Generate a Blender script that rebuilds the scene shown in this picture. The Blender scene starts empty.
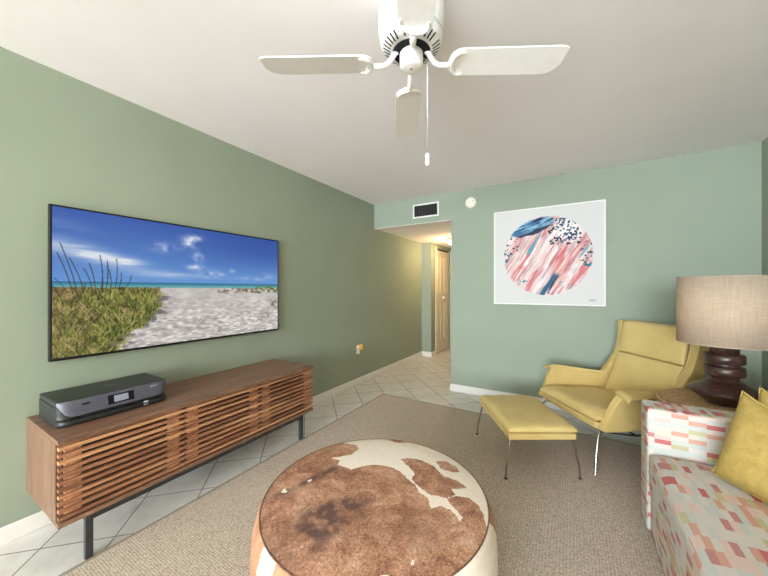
import bpy, bmesh, math, random
import numpy as np
from mathutils import Vector, Matrix
random.seed(7)
PI = math.pi
SC = bpy.context.scene
COL = SC.collection

# ------------------------------------------------------------------ room measures (metres)
XL, XR = -2.395, 1.319          # left / right wall
YB, YF = 3.725, -7.0           # back wall / open garden side behind the viewer
ZC = 2.441                      # ceiling
XJ = -1.267                     # right edge of the passage
ZS = 2.106                      # lowered passage ceiling
YR = 5.366                      # return wall in the passage
XH = -2.204                     # passage left wall beyond the return
YE = 7.4

# ------------------------------------------------------------------ helpers
def lin(c):
    return tuple(((v/255.0)/12.92 if v/255.0 <= .04045 else ((v/255.0+.055)/1.055)**2.4) for v in c)
def rgba(c): return (*lin(c), 1.0)

class NT:
    def __init__(s, name):
        s.m = bpy.data.materials.new(name); s.m.use_nodes = True
        s.t = s.m.node_tree; s.n = s.t.nodes
        s.b = s.n['Principled BSDF']
    def new(s, typ, **kw):
        n = s.n.new(typ)
        for k, v in kw.items(): setattr(n, k, v)
        return n
    def link(s, a, b): s.t.links.new(a, b)
    def set(s, node, **kw):
        for k, v in kw.items(): node.inputs[k.replace('_', ' ')].default_value = v
    def coords(s, kind='Object', scale=(1,1,1), rot=(0,0,0)):
        tc = s.new('ShaderNodeTexCoord'); mp = s.new('ShaderNodeMapping')
        mp.inputs['Scale'].default_value = scale; mp.inputs['Rotation'].default_value = rot
        s.link(tc.outputs[kind], mp.inputs['Vector']); return mp.outputs['Vector']
    def noise(s, vec, scale, detail=3, rough=.5, dist=0):
        n = s.new('ShaderNodeTexNoise'); s.link(vec, n.inputs['Vector'])
        n.inputs['Scale'].default_value = scale; n.inputs['Detail'].default_value = detail
        n.inputs['Roughness'].default_value = rough; n.inputs['Distortion'].default_value = dist
        return n.outputs['Fac']
    def ramp(s, fac, stops, interp='LINEAR'):
        r = s.new('ShaderNodeValToRGB'); r.color_ramp.interpolation = interp
        e = r.color_ramp.elements
        while len(e) < len(stops): e.new(.5)
        for k, (p, c) in enumerate(stops):
            e[k].position = p; e[k].color = rgba(c)
        s.link(fac, r.inputs['Fac']); return r.outputs['Color']
    def math(s, op, a, b=None, c=None):
        n = s.new('ShaderNodeMath', operation=op)
        for k, v in enumerate((a, b, c)):
            if v is None: continue
            if hasattr(v, 'links'): s.link(v, n.inputs[k])
            else: n.inputs[k].default_value = v
        return n.outputs[0]
    def mix(s, fac, a, b, blend='MIX'):
        n = s.new('ShaderNodeMix', data_type='RGBA', blend_type=blend)
        for idx, v in ((0, fac), (6, a), (7, b)):
            if hasattr(v, 'links'): s.link(v, n.inputs[idx])
            elif idx == 0: n.inputs[0].default_value = v
            else: n.inputs[idx].default_value = rgba(v)
        return n.outputs[2]
    def bump(s, height, strength=.2, dist=.01):
        b = s.new('ShaderNodeBump'); b.inputs['Strength'].default_value = strength
        b.inputs['Distance'].default_value = dist
        s.link(height, b.inputs['Height']); s.link(b.outputs['Normal'], s.b.inputs['Normal'])
    def base(s, v):
        if hasattr(v, 'links'): s.link(v, s.b.inputs['Base Color'])
        else: s.b.inputs['Base Color'].default_value = rgba(v)
    def rough(s, r, spec=.5, metal=0):
        s.b.inputs['Roughness'].default_value = r
        s.b.inputs['Specular IOR Level'].default_value = spec
        s.b.inputs['Metallic'].default_value = metal

def simple(name, c, r=.5, spec=.4, metal=0, var=.06, scale=30, bump=0, bscale=200):
    t = NT(name); v = t.coords()
    f = t.noise(v, scale)
    d = tuple(max(0, x*(1-var)) for x in c); l = tuple(min(255, x*(1+var)) for x in c)
    t.base(t.ramp(f, [(.3, d), (.7, l)])); t.rough(r, spec, metal)
    if bump: t.bump(t.noise(v, bscale, 2), bump, .002)
    return t.m

class MB:
    """collects shapes for ONE mesh"""
    def __init__(s, off=(0,0,0)):
        s.v = []; s.f = []; s.mi = []; s.off = Vector(off); s.sm = []
    def add(s, verts, faces, mi=0, smooth=False):
        n = len(s.v)
        s.v += [Vector(p) - s.off for p in verts]
        for f in faces: s.f.append([n+i for i in f]); s.mi.append(mi); s.sm.append(smooth)
        return s
    def box(s, x0, x1, y0, y1, z0, z1, mi=0):
        return s.add([(x0,y0,z0),(x1,y0,z0),(x1,y1,z0),(x0,y1,z0),(x0,y0,z1),(x1,y0,z1),(x1,y1,z1),(x0,y1,z1)],
                     [(0,3,2,1),(4,5,6,7),(0,1,5,4),(1,2,6,5),(2,3,7,6),(3,0,4,7)], mi)
    def prism(s, poly, axis, a, b, mi=0):
        """poly: 2-D outline; extruded along axis from a to b"""
        def P(p, w):
            return {'x': (w, p[0], p[1]), 'y': (p[0], w, p[1]), 'z': (p[0], p[1], w)}[axis]
        n = len(poly)
        vs = [P(p, a) for p in poly] + [P(p, b) for p in poly]
        fs = [list(range(n))[::-1], list(range(n, 2*n))] + [(i, (i+1) % n, n+(i+1) % n, n+i) for i in range(n)]
        return s.add(vs, fs, mi)
    def tube(s, pts, r, seg=10, mi=0, closed=False):
        pts = [Vector(p) for p in pts]; n = len(pts); vs = []; fs = []
        rs = r if isinstance(r, (list, tuple)) else [r]*n
        up = None
        for i, p in enumerate(pts):
            if closed: d = pts[(i+1) % n] - pts[i-1]
            else: d = pts[min(i+1, n-1)] - pts[max(i-1, 0)]
            d.normalize()
            if up is None:
                up = Vector((0,0,1)) if abs(d.z) < .9 else Vector((1,0,0))
            a = d.cross(up).normalized(); up = a.cross(d).normalized()
            for k in range(seg):
                t = 2*PI*k/seg
                vs.append(p + a*math.cos(t)*rs[i] + up*math.sin(t)*rs[i])
        for i in range(n if closed else n-1):
            for k in range(seg):
                j = (i+1) % n
                fs.append((i*seg+k, i*seg+(k+1) % seg, j*seg+(k+1) % seg, j*seg+k))
        s.add(vs, fs, mi, True)
        if not closed:
            s.add(vs[:seg], [list(range(seg))[::-1]], mi); s.add(vs[-seg:], [list(range(seg))], mi)
        return s
    def lathe(s, prof, c=(0,0,0), seg=48, mi=0, smooth=True):
        vs = []; fs = []; n = len(prof)
        for (r, z) in prof:
            for k in range(seg):
                t = 2*PI*k/seg
                vs.append((c[0]+r*math.cos(t), c[1]+r*math.sin(t), c[2]+z))
        for i in range(n-1):
            for k in range(seg):
                fs.append((i*seg+k, i*seg+(k+1) % seg, (i+1)*seg+(k+1) % seg, (i+1)*seg+k))
        s.add(vs, fs, mi, smooth)
        if prof[0][0] > 1e-6: s.add(vs[:seg], [list(range(seg))[::-1]], mi)
        if prof[-1][0] > 1e-6: s.add(vs[-seg:], [list(range(seg))], mi)
        return s
    def sheet(s, P, mi=0, smooth=True, flip=False):
        """grid of points P[i][j]"""
        ni, nj = len(P), len(P[0]); vs = [p for row in P for p in row]; fs = []
        for i in range(ni-1):
            for j in range(nj-1):
                q = (i*nj+j, i*nj+j+1, (i+1)*nj+j+1, (i+1)*nj+j)
                fs.append(q[::-1] if flip else q)
        return s.add(vs, fs, mi, smooth)
    def build(s, name, mats, parent=None, bevel=0, seg=2, angle=40, subsurf=0, smooth=None, merge=0, solid=0):
        me = bpy.data.meshes.new(name)
        me.from_pydata([tuple(v) for v in s.v], [], s.f)
        if not isinstance(mats, (list, tuple)): mats = [mats]
        for m in mats: me.materials.append(m)
        sm = s.sm if smooth is None else [smooth]*len(s.f)
        me.polygons.foreach_set('material_index', s.mi); me.polygons.foreach_set('use_smooth', sm)
        bm = bmesh.new(); bm.from_mesh(me)
        if merge: bmesh.ops.remove_doubles(bm, verts=bm.verts, dist=merge)
        bmesh.ops.recalc_face_normals(bm, faces=bm.faces)
        bm.to_mesh(me); bm.free(); me.update()
        o = bpy.data.objects.new(name, me); COL.objects.link(o)
        if parent: o.parent = parent
        if solid:
            md = o.modifiers.new('solid', 'SOLIDIFY'); md.thickness = solid; md.offset = 0
        if bevel:
            md = o.modifiers.new('bevel', 'BEVEL'); md.width = bevel; md.segments = seg
            md.limit_method = 'ANGLE'; md.angle_limit = math.radians(angle); md.harden_normals = False
        if subsurf:
            md = o.modifiers.new('sub', 'SUBSURF'); md.levels = subsurf; md.render_levels = subsurf
        return o

def thing(name, label, cat, loc=(0,0,0), rz=0, group=None):
    o = bpy.data.objects.new(name, None); COL.objects.link(o)
    o.location = loc; o.rotation_euler = (0,0,rz); o.empty_display_size = .1
    return tag(o, label, cat, group)
def tag(o, label, cat, group=None):
    o['label'] = label; o['category'] = cat
    if group: o['group'] = group
    return o
def struct(o, label=None, cat=None):
    o['kind'] = 'structure'
    if label: o['label'] = label
    if cat: o['category'] = cat
    return o

def arc(c, r, a0, a1, n, plane='xy', z=0):
    out = []
    for i in range(n+1):
        t = a0 + (a1-a0)*i/n
        p = (c[0]+r*math.cos(t), c[1]+r*math.sin(t))
        out.append((p[0], p[1], z) if plane == 'xy' else p)
    return out

def pad(corners, nrm, thick, back=.0, n=22, p=2.6, q=2.6, edge=.0, wob=None):
    """closed cushion over the four corner points; bulges by thick towards nrm and by back the other way"""
    C = [Vector(c) for c in corners]; N = Vector(nrm).normalized()
    def base(u, v): return C[0]*(1-u)*(1-v)+C[1]*u*(1-v)+C[2]*u*v+C[3]*(1-u)*v
    def ease(i):                      # denser samples near the borders
        t = i/n; return .5-.5*math.cos(PI*t)
    top = []; bot = []
    for i in range(n+1):
        rt = []; rb = []
        for j in range(n+1):
            u, v = ease(i), ease(j)
            a = max(0, 1-abs(2*u-1)**p)**(1/q); b = max(0, 1-abs(2*v-1)**p)**(1/q)
            h = a*b
            w = wob(u, v)*h if wob else 0
            rt.append(base(u, v)+N*(edge+(thick-edge)*h+w)); rb.append(base(u, v)-N*(edge+(back-edge)*h if back else 0))
        top.append(rt); bot.append(rb)
    m = MB(); m.sheet(top); m.sheet(bot, flip=True)
    if edge:
        ring = [(i, 0) for i in range(n+1)] + [(n, j) for j in range(1, n+1)] + [(i, n) for i in range(n-1, -1, -1)] + [(0, j) for j in range(n-1, 0, -1)]
        L = len(ring); vs = [top[i][j] for i, j in ring] + [bot[i][j] for i, j in ring]
        m.add(vs, [(k, (k+1) % L, L+(k+1) % L, L+k) for k in range(L)], 0, True)
    return m

# numpy value noise
_tab = np.random.RandomState(3).rand(256, 256)
def vn(x, y, seed=0):
    x = np.asarray(x, float)+seed*17.3; y = np.asarray(y, float)+seed*9.1
    xi = np.floor(x).astype(int); yi = np.floor(y).astype(int)
    fx = x-xi; fy = y-yi; fx = fx*fx*(3-2*fx); fy = fy*fy*(3-2*fy)
    T = lambda a, b: _tab[a % 256, b % 256]
    return (T(xi,yi)*(1-fx)+T(xi+1,yi)*fx)*(1-fy)+(T(xi,yi+1)*(1-fx)+T(xi+1,yi+1)*fx)*fy
def fbm(x, y, seed=0, o=4):
    a = 0; w = .5; t = 0
    for k in range(o):
        a = a+w*vn(x*2**k, y*2**k, seed+k); t += w; w *= .5
    return a/t
def sst(a, b, x):
    t = np.clip((x-a)/(b-a), 0, 1); return t*t*(3-2*t)
def blend(img, col, m):
    m = np.clip(m, 0, 1)[..., None]; return img*(1-m)+np.array(col, float)*m
def picture_mesh(name, img, mapf, mat, parent):
    """flat dense sheet whose vertices carry the picture's colours; img (ny,nx,3) in sRGB 0..255, row 0 at top"""
    ny, nx, _ = img.shape
    ii, jj = np.meshgrid(np.arange(ny), np.arange(nx), indexing='ij')
    V = mapf(jj.ravel()/(nx-1), ii.ravel()/(ny-1))
    idx = (ii*nx+jj)
    F = np.stack([idx[:-1,:-1], idx[1:,:-1], idx[1:,1:], idx[:-1,1:]], -1).reshape(-1, 4)
    me = bpy.data.meshes.new(name); me.from_pydata(V.tolist(), [], F.tolist())
    c = np.clip(img.reshape(-1, 3)/255., 0, 1)
    l = np.where(c <= .04045, c/12.92, ((c+.055)/1.055)**2.4)
    at = me.color_attributes.new('print', 'FLOAT_COLOR', 'POINT')
    at.data.foreach_set('color', np.hstack([l, np.ones((len(l), 1))]).astype(np.float32).ravel())
    me.materials.append(mat); me.update()
    o = bpy.data.objects.new(name, me); COL.objects.link(o); o.parent = parent
    return o

# ------------------------------------------------------------------ materials
def wall_paint():
    t = NT('sage_paint'); v = t.coords('Generated'); w = t.coords()
    t.base(t.ramp(t.noise(w, 2.0, 3), [(.3, (146,155,137)), (.7, (150,159,141))]))
    t.rough(.75, .25); t.bump(t.noise(w, 90, 3), .06, .003); return t.m
def ceiling_paint():
    t = NT('ceiling_paint'); w = t.coords()
    t.base(t.ramp(t.noise(w, 3, 3), [(.3, (250,244,246)), (.7, (252,247,249))]))
    t.rough(.9, .15)
    n1 = t.noise(w, 9, 5, .6, .8); k = t.ramp(n1, [(.5, (0,0,0)), (.62, (255,255,255))])
    t.bump(k, .06, .004); return t.m
def floor_tile():
    t = NT('floor_tile')
    tc = t.new('ShaderNodeTexCoord'); mp = t.new('ShaderNodeMapping')
    s = .308
    # grid at 45 degrees with a corner at (-1.982, .656)
    mp.vector_type = 'POINT'; mp.inputs['Rotation'].default_value = (0, 0, PI/4)
    off = t.new('ShaderNodeVectorMath', operation='SUBTRACT'); off.inputs[1].default_value = (-1.982, .656, 0)
    t.link(tc.outputs['Object'], off.inputs[0]); t.link(off.outputs[0], mp.inputs['Vector'])
    sx = t.new('ShaderNodeSeparateXYZ'); t.link(mp.outputs['Vector'], sx.inputs[0])
    u = t.math('DIVIDE', sx.outputs[0], s); v = t.math('DIVIDE', sx.outputs[1], s)
    def edge(a):
        f = t.math('FRACT', a); return t.math('MINIMUM', f, t.math('SUBTRACT', 1.0, f))
    d = t.math('MINIMUM', edge(u), edge(v))
    grout = t.math('LESS_THAN', d, .0105)
    cid = t.new('ShaderNodeCombineXYZ'); t.link(t.math('FLOOR', u), cid.inputs[0]); t.link(t.math('FLOOR', v), cid.inputs[1])
    wn = t.new('ShaderNodeTexWhiteNoise', noise_dimensions='2D'); t.link(cid.outputs[0], wn.inputs['Vector'])
    w = t.coords()
    n = t.noise(w, 7, 6, .62, .4)
    c = t.ramp(n, [(.25, (196,191,182)), (.5, (216,212,205)), (.75, (228,226,221))])
    c = t.mix(t.math('MULTIPLY', wn.outputs['Value'], .25), c, (204,198,188))
    t.base(t.mix(grout, c, (128,120,110)))
    t.rough(.32, .5)
    t.link(t.math('ADD', .3, t.math('MULTIPLY', grout, .5)), t.b.inputs['Roughness'])
    t.bump(t.math('MULTIPLY', grout, -1.0), .4, .003); return t.m
def walnut(name, axis, dark=False):
    t = NT(name)
    st = {'x': (1.2, 22, 22), 'y': (22, 1.2, 22), 'z': (22, 22, 1.2)}[axis]
    v = t.coords('Object', st)
    n = t.noise(v, 1.6, 6, .6, .5); f = t.noise(v, 9, 3, .6)
    k = .88
    c = t.ramp(n, [(.28, tuple(k*x for x in (76,52,40))), (.45, tuple(k*x for x in (128,92,72))), (.6, tuple(k*x for x in (152,112,88))), (.78, tuple(k*x for x in (180,140,112)))])
    t.base(t.mix(.35, c, t.ramp(f, [(.35, (84,60,48)), (.65, (166,130,104))])))
    t.rough(.42, .4); return t.m
def slat_wood():
    t = NT('slat_walnut')
    v = t.coords('Object', (8, 1.0, 33))      # each slat gets its own tone from its height
    n = t.noise(v, 1.0, 2, .5)
    g = t.noise(t.coords('Object', (60, 3, 60)), 3, 4, .6)
    c = t.ramp(n, [(.36, (104,66,56)), (.5, (158,108,82)), (.62, (206,154,114))])
    t.base(t.mix(.3, c, t.ramp(g, [(.35, (110,66,46)), (.65, (206,150,106))])))
    t.rough(.42, .4); return t.m
def rug_mat():
    t = NT('rug_weave'); w = t.coords()
    sx = t.new('ShaderNodeSeparateXYZ'); t.link(w, sx.inputs[0])
    rib = t.math('SINE', t.math('MULTIPLY', sx.outputs[1], 2*PI/.0105))
    knot = t.math('SINE', t.math('MULTIPLY', sx.outputs[0], 2*PI/.014))
    h = t.math('MULTIPLY', t.math('ADD', rib, t.math('MULTIPLY', knot, .5)), .5)
    n = t.noise(w, 130, 3, .6); n2 = t.noise(w, 2.2, 3)
    f = t.math('ADD', t.math('MULTIPLY', h, .16), n)
    c = t.ramp(f, [(.28, (136,122,107)), (.5, (186,172,155)), (.72, (218,205,189))])
    t.base(t.mix(t.math('MULTIPLY', n2, .25), c, (176,160,143))); t.rough(.95, .1)
    t.bump(f, .4, .003); return t.m
def leather(name, c1, c2):
    t = NT(name); w = t.coords()
    t.base(t.ramp(t.noise(w, 4, 4, .6), [(.3, c1), (.7, c2)])); t.rough(.46, .4)
    h = t.math('ADD', t.math('MULTIPLY', t.noise(w, 12, 3, .6, 1.2), .8), t.math('MULTIPLY', t.noise(w, 260, 2), .12))
    t.bump(h, .34, .012); return t.m
def sofa_fabric():
    t = NT('block_print_fabric')
    tc = t.new('ShaderNodeTexCoord'); sx = t.new('ShaderNodeSeparateXYZ'); t.link(tc.outputs['UV'], sx.inputs[0])
    u = t.math('DIVIDE', sx.outputs[0], .063); cu = t.math('FLOOR', u)
    wn0 = t.new('ShaderNodeTexWhiteNoise', noise_dimensions='1D'); t.link(cu, wn0.inputs['W'])
    v = t.math('ADD', t.math('DIVIDE', sx.outputs[1], .0215), t.math('MULTIPLY', wn0.outputs['Value'], 3.0)); cv = t.math('FLOOR', v)
    cb = t.new('ShaderNodeCombineXYZ'); t.link(cu, cb.inputs[0]); t.link(cv, cb.inputs[1])
    wn = t.new('ShaderNodeTexWhiteNoise', noise_dimensions='2D'); t.link(cb.outputs[0], wn.inputs['Vector'])
    c = t.ramp(wn.outputs['Value'], [(0, (206,198,188)), (.25, (190,194,187)), (.50, (200,196,182)), (.62, (214,184,172)), (.72, (204,146,122)), (.79, (186,176,130)), (.87, (184,112,110)), (.94, (188,76,76))], 'CONSTANT')
    w = t.coords('Object')
    n = t.noise(w, 420, 2, .6)
    t.base(t.mix(.18, c, t.ramp(n, [(.35, (178,170,162)), (.65, (214,210,205))])))
    t.rough(.9, .15); t.bump(n, .25, .002); return t.m
def hide_mat():
    t = NT('cowhide')
    at = t.new('ShaderNodeVertexColor', layer_name='hide'); sp = t.new('ShaderNodeSeparateColor'); t.link(at.outputs['Color'], sp.inputs[0])
    w = t.coords(); fur = t.noise(t.coords('Object', (1, 1, 1)), 130, 4, .7, .6); bl = t.noise(w, 13, 5, .65, .6)
    wob = t.math('MULTIPLY', t.math('SUBTRACT', t.noise(w, 38, 3, .6), .5), .16)
    wob2 = t.math('MULTIPLY', t.math('SUBTRACT', fur, .5), .10)
    white = t.math('GREATER_THAN', t.math('ADD', t.math('ADD', sp.outputs[0], wob), wob2), .5)
    f = t.math('ADD', t.math('MULTIPLY', bl, .48), t.math('MULTIPLY', fur, .52))
    br = t.ramp(f, [(.34, (92,60,47)), (.44, (146,100,76)), (.53, (182,136,107)), (.66, (222,188,162))])
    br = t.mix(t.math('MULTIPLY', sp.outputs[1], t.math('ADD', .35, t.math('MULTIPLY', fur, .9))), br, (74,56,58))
    br = t.mix(sp.outputs[2], br, (184,134,98))
    wh = t.ramp(t.noise(w, 60, 4, .7), [(.3, (232,217,200)), (.7, (242,231,218))])
    t.base(t.mix(white, br, wh)); t.rough(.6, .3)
    t.bump(f, .35, .006); return t.m
def linen():
    t = NT('linen_shade'); 
    a = t.noise(t.coords('Object', (6, 6, 160)), 2.5, 3); b = t.noise(t.coords('Object', (60, 60, 3)), 3.0, 3)
    f = t.math('ADD', t.math('MULTIPLY', a, .6), t.math('MULTIPLY', b, .4))
    c = t.ramp(f, [(.36, (196,176,152)), (.5, (208,190,168)), (.64, (218,202,182))])
    t.base(c); t.rough(.9, .1)
    tr = t.new('ShaderNodeBsdfTranslucent'); t.link(c, tr.inputs['Color'])
    mx = t.new('ShaderNodeMixShader'); mx.inputs[0].default_value = .4
    t.link(t.b.outputs[0], mx.inputs[1]); t.link(tr.outputs[0], mx.inputs[2])
    t.link(mx.outputs[0], t.n['Material Output'].inputs['Surface']); return t.m
def velvet():
    t = NT('mustard_velvet'); w = t.coords()
    n = t.noise(w, 22, 4, .7, .5); f = t.noise(w, 240, 2, .6)
    t.base(t.ramp(t.math('ADD', t.math('MULTIPLY', n, .6), t.math('MULTIPLY', f, .4)), [(.35, (172,144,74)), (.65, (198,172,102))]))
    t.rough(.85, .2); pass
    t.bump(f, .25, .003); return t.m
def attr_mat(name, emit=0, rough=.5):
    t = NT(name); at = t.new('ShaderNodeVertexColor', layer_name='print')
    if emit:
        t.base((6,6,6)); t.link(at.outputs['Color'], t.b.inputs['Emission Color']); t.b.inputs['Emission Strength'].default_value = emit
        t.rough(.35, .2)
    else:
        t.link(at.outputs['Color'], t.b.inputs['Base Color']); t.rough(rough, .2)
    return t.m
def emissive(name, c, s):
    t = NT(name); t.base((240,235,225)); t.b.inputs['Emission Color'].default_value = rgba(c); t.b.inputs['Emission Strength'].default_value = s; return t.m
def wicker():
    t = NT('woven_grass'); w = t.coords('Object')
    sx = t.new('ShaderNodeSeparateXYZ'); t.link(w, sx.inputs[0])
    r = t.math('SQRT', t.math('ADD', t.math('POWER', sx.outputs[0], 2), t.math('POWER', sx.outputs[1], 2)))
    rib = t.math('SINE', t.math('MULTIPLY', t.math('ADD', r, sx.outputs[2]), 2*PI/.011))
    n = t.noise(w, 90, 3, .65)
    f = t.math('ADD', t.math('MULTIPLY', rib, .12), n)
    t.base(t.ramp(f, [(.3, (122,92,60)), (.5, (174,138,98)), (.72, (208,176,134))])); t.rough(.7, .3); t.bump(f, .5, .004); return t.m
def lamp_wood():
    t = NT('dark_lamp_wood'); v = t.coords('Object', (30, 30, 30)); n = t.noise(v, 1.4, 5, .65)
    t.base(t.ramp(n, [(.3, (36,23,20)), (.55, (68,44,38)), (.75, (104,74,60))])); t.rough(.34, .5); t.bump(n, .15, .002); return t.m

M = dict(
    paint=wall_paint(), ceil=ceiling_paint(), tile=floor_tile(), rug=rug_mat(),
    white=simple('white_trim', (226,222,216), .45, .4, 0, .01),
    fanwhite=simple('fan_white', (246,244,243), .38, .5, 0, .01),
    dark=simple('dark_gap', (26,25,24), .7, .2, 0, .05),
    woodx=walnut('walnut_top', 'y'), woodz=walnut('walnut_end', 'z'), slat=slat_wood(), stile=simple('stile_walnut', (186,134,98), .45, .4, 0, .2, 40),
    back=simple('smoked_backing', (24,18,20), .4, .4, 0, .1),
    steel=simple('blackened_steel', (66,68,70), .42, .5, .5, .08),
    chrome=simple('brushed_chrome', (186,184,180), .22, .5, 1, .03),
    tvbody=simple('tv_black', (18,18,20), .4, .4, 0, .05),
    screen=attr_mat('screen_picture', .92),
    art=attr_mat('art_print', 0, .55),
    pr_black=simple('printer_black', (40,42,43), .38, .45, 0, .05, 60, .05, 900),
    pr_lid=simple('printer_lid', (48,52,46), .5, .4, 0, .05, 60, .05, 900),
    pr_panel=simple('printer_panel', (84,84,96), .35, .5, 0, .03),
    pr_gloss=simple('printer_gloss', (20,20,24), .2, .5, 0, .03),
    pr_grey=simple('printer_mark', (196,198,202), .5, .3, 0, .02),
    leather=leather('mustard_leather', (196,170,106), (208,184,120)),
    shell=leather('mustard_leather_shell', (192,164,100), (202,176,112)),
    fabric=sofa_fabric(), velvet=velvet(), linen=linen(), wicker=wicker(), lampwood=lamp_wood(),
    hide=hide_mat(), piping=simple('hide_piping', (120,88,70), .6, .3, 0, .15, 60),
    door=simple('door_cream', (226,214,190), .5, .3, 0, .02),
    plate=simple('ivory_plate', (228,226,210), .4, .4, 0, .02),
    amber=simple('amber_plastic', (224,160,62), .3, .5, 0, .06),
    rugedge=simple('rug_binding', (150,139,124), .9, .1, 0, .08, 120),
    cream=simple('detector_cream', (226,222,206), .5, .3, 0, .01),
    oak=simple('table_base_wood', (110,82,54), .6, .3, 0, .1),
    brass=simple('brass', (190,150,80), .3, .5, 1, .03),
    bulb=emissive('hall_glass', (255,226,170), 6.0),
    lampbulb=emissive('lamp_bulb_glass', (255,214,160), 3.0),
)

# ------------------------------------------------------------------ setting
T = .12
struct(MB().box(XL-T, XL, YF, YR+T, 0, ZC).build('wall_left', M['paint']))
struct(MB().box(XL, XH, YR, YR+T, 0, ZS).build('wall_return', M['paint']))
struct(MB().box(XH-T, XH, YR+T, 5.63, 0, ZS).box(XH-T, XH, 5.63, 6.42, 2.03, ZS).box(XH-T, XH, 6.42, YE, 0, ZS).build('wall_passage', M['paint']))
struct(MB().box(XJ, XR+T, YB, YB+T, 0, ZC).box(XL, XJ, YB, YB+T, ZS, ZC).build('wall_back', M['paint']))
struct(MB().box(XJ, XJ+T, YB+T, YE, 0, ZS).build('wall_passage_right', M['paint']))
struct(MB().box(XH-T, XJ+T, YE, YE+T, 0, ZS).build('wall_passage_end', M['paint']))
struct(MB().box(XR, XR+T, YF, YB, 0, ZC).build('wall_right', M['paint']))
struct(MB().box(XL-T, XR+T, YF, YE+T, -.1, 0).build('floor', M['tile']))
struct(MB().box(XL-T, XR+T, YF, YB+T, ZC, ZC+.1).build('ceiling', M['ceil']))
struct(MB().box(XL-T, XJ+T, YB+T, YE+T, ZS, ZS+.08).box(XL, XJ, YB, YB+T, ZS-.004, ZS).build('ceiling_passage', M['ceil']))
def board(name, x0, x1, y0, y1):
    struct(MB().box(x0, x1, y0, y1, 0, .088).build(name, M['white'], bevel=.006))
board('baseboard_left', XL, XL+.014, YF, YR)
board('baseboard_return', XL+.014, XH+.014, YR-.014, YR)
board('baseboard_passage', XH, XH+.014, YR, 5.58)
board('baseboard_back', XJ-.002, XR, YB-.014, YB)
board('baseboard_right', XR-.014, XR, YF, YB-.014)
board('baseboard_jamb', XJ-.014, XJ, YB-.014, YE)

# closet door in the passage
d0 = struct(MB().box(XH-.05, XH-.012, 5.66, 6.36, .012, 2.0).build('door_1', M['door'], bevel=.004),
            'cream panelled folding closet door in the passage', 'door')
pm = MB()
for ya, yb in ((5.70, 5.83), (5.85, 5.98), (6.06, 6.18), (6.20, 6.32)):
    for za, zb in ((.25, .98), (1.16, 1.88)):
        pm.box(XH-.016, XH-.003, ya, yb, za, zb)
pm.build('raised_panel', M['door'], d0, bevel=.008)
MB().lathe([(.0, .0), (.012, .004), (.012, .02), (.022, .03), (.022, .045), (.0, .052)], seg=20).build('door_knob', M['plate'], d0)
kn = [o for o in d0.children if o.name == 'door_knob'][0]
kn.rotation_euler = (0, PI/2, 0); kn.location = (XH-.012, 5.97, 1.07)
struct(MB().box(XH-.09, XH-.06, 5.63, 6.42, 0, 2.03).build('closet_shade', M['dark']))  # dark sheet standing in for the shade inside the closet
struct(MB().box(XH-.002, XH+.012, 5.575, 5.635, 0, 2.06).box(XH-.002, XH+.012, 6.43, 6.49, 0, 2.06).build('trim_2', M['door'], bevel=.003))

# ------------------------------------------------------------------ rug
RX0, RX1, RY0, RY1 = -1.912, 1.16, -1.3, 3.172
rug = tag(MB().box(RX0+.02, RX1-.02, RY0+.02, RY1-.02, .001, .010).build('area_rug', M['rug']),
          'large taupe flat woven rug covering the tiled floor', 'rug')
MB().box(RX0, RX0+.02, RY0, RY1, .001, .0105).box(RX1-.02, RX1, RY0, RY1, .001, .0105).box(RX0+.02, RX1-.02, RY0, RY0+.02, .001, .0105).box(RX0+.02, RX1-.02, RY1-.02, RY1, .001, .0105).build('binding', M['rugedge'], rug, bevel=.003)

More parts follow.
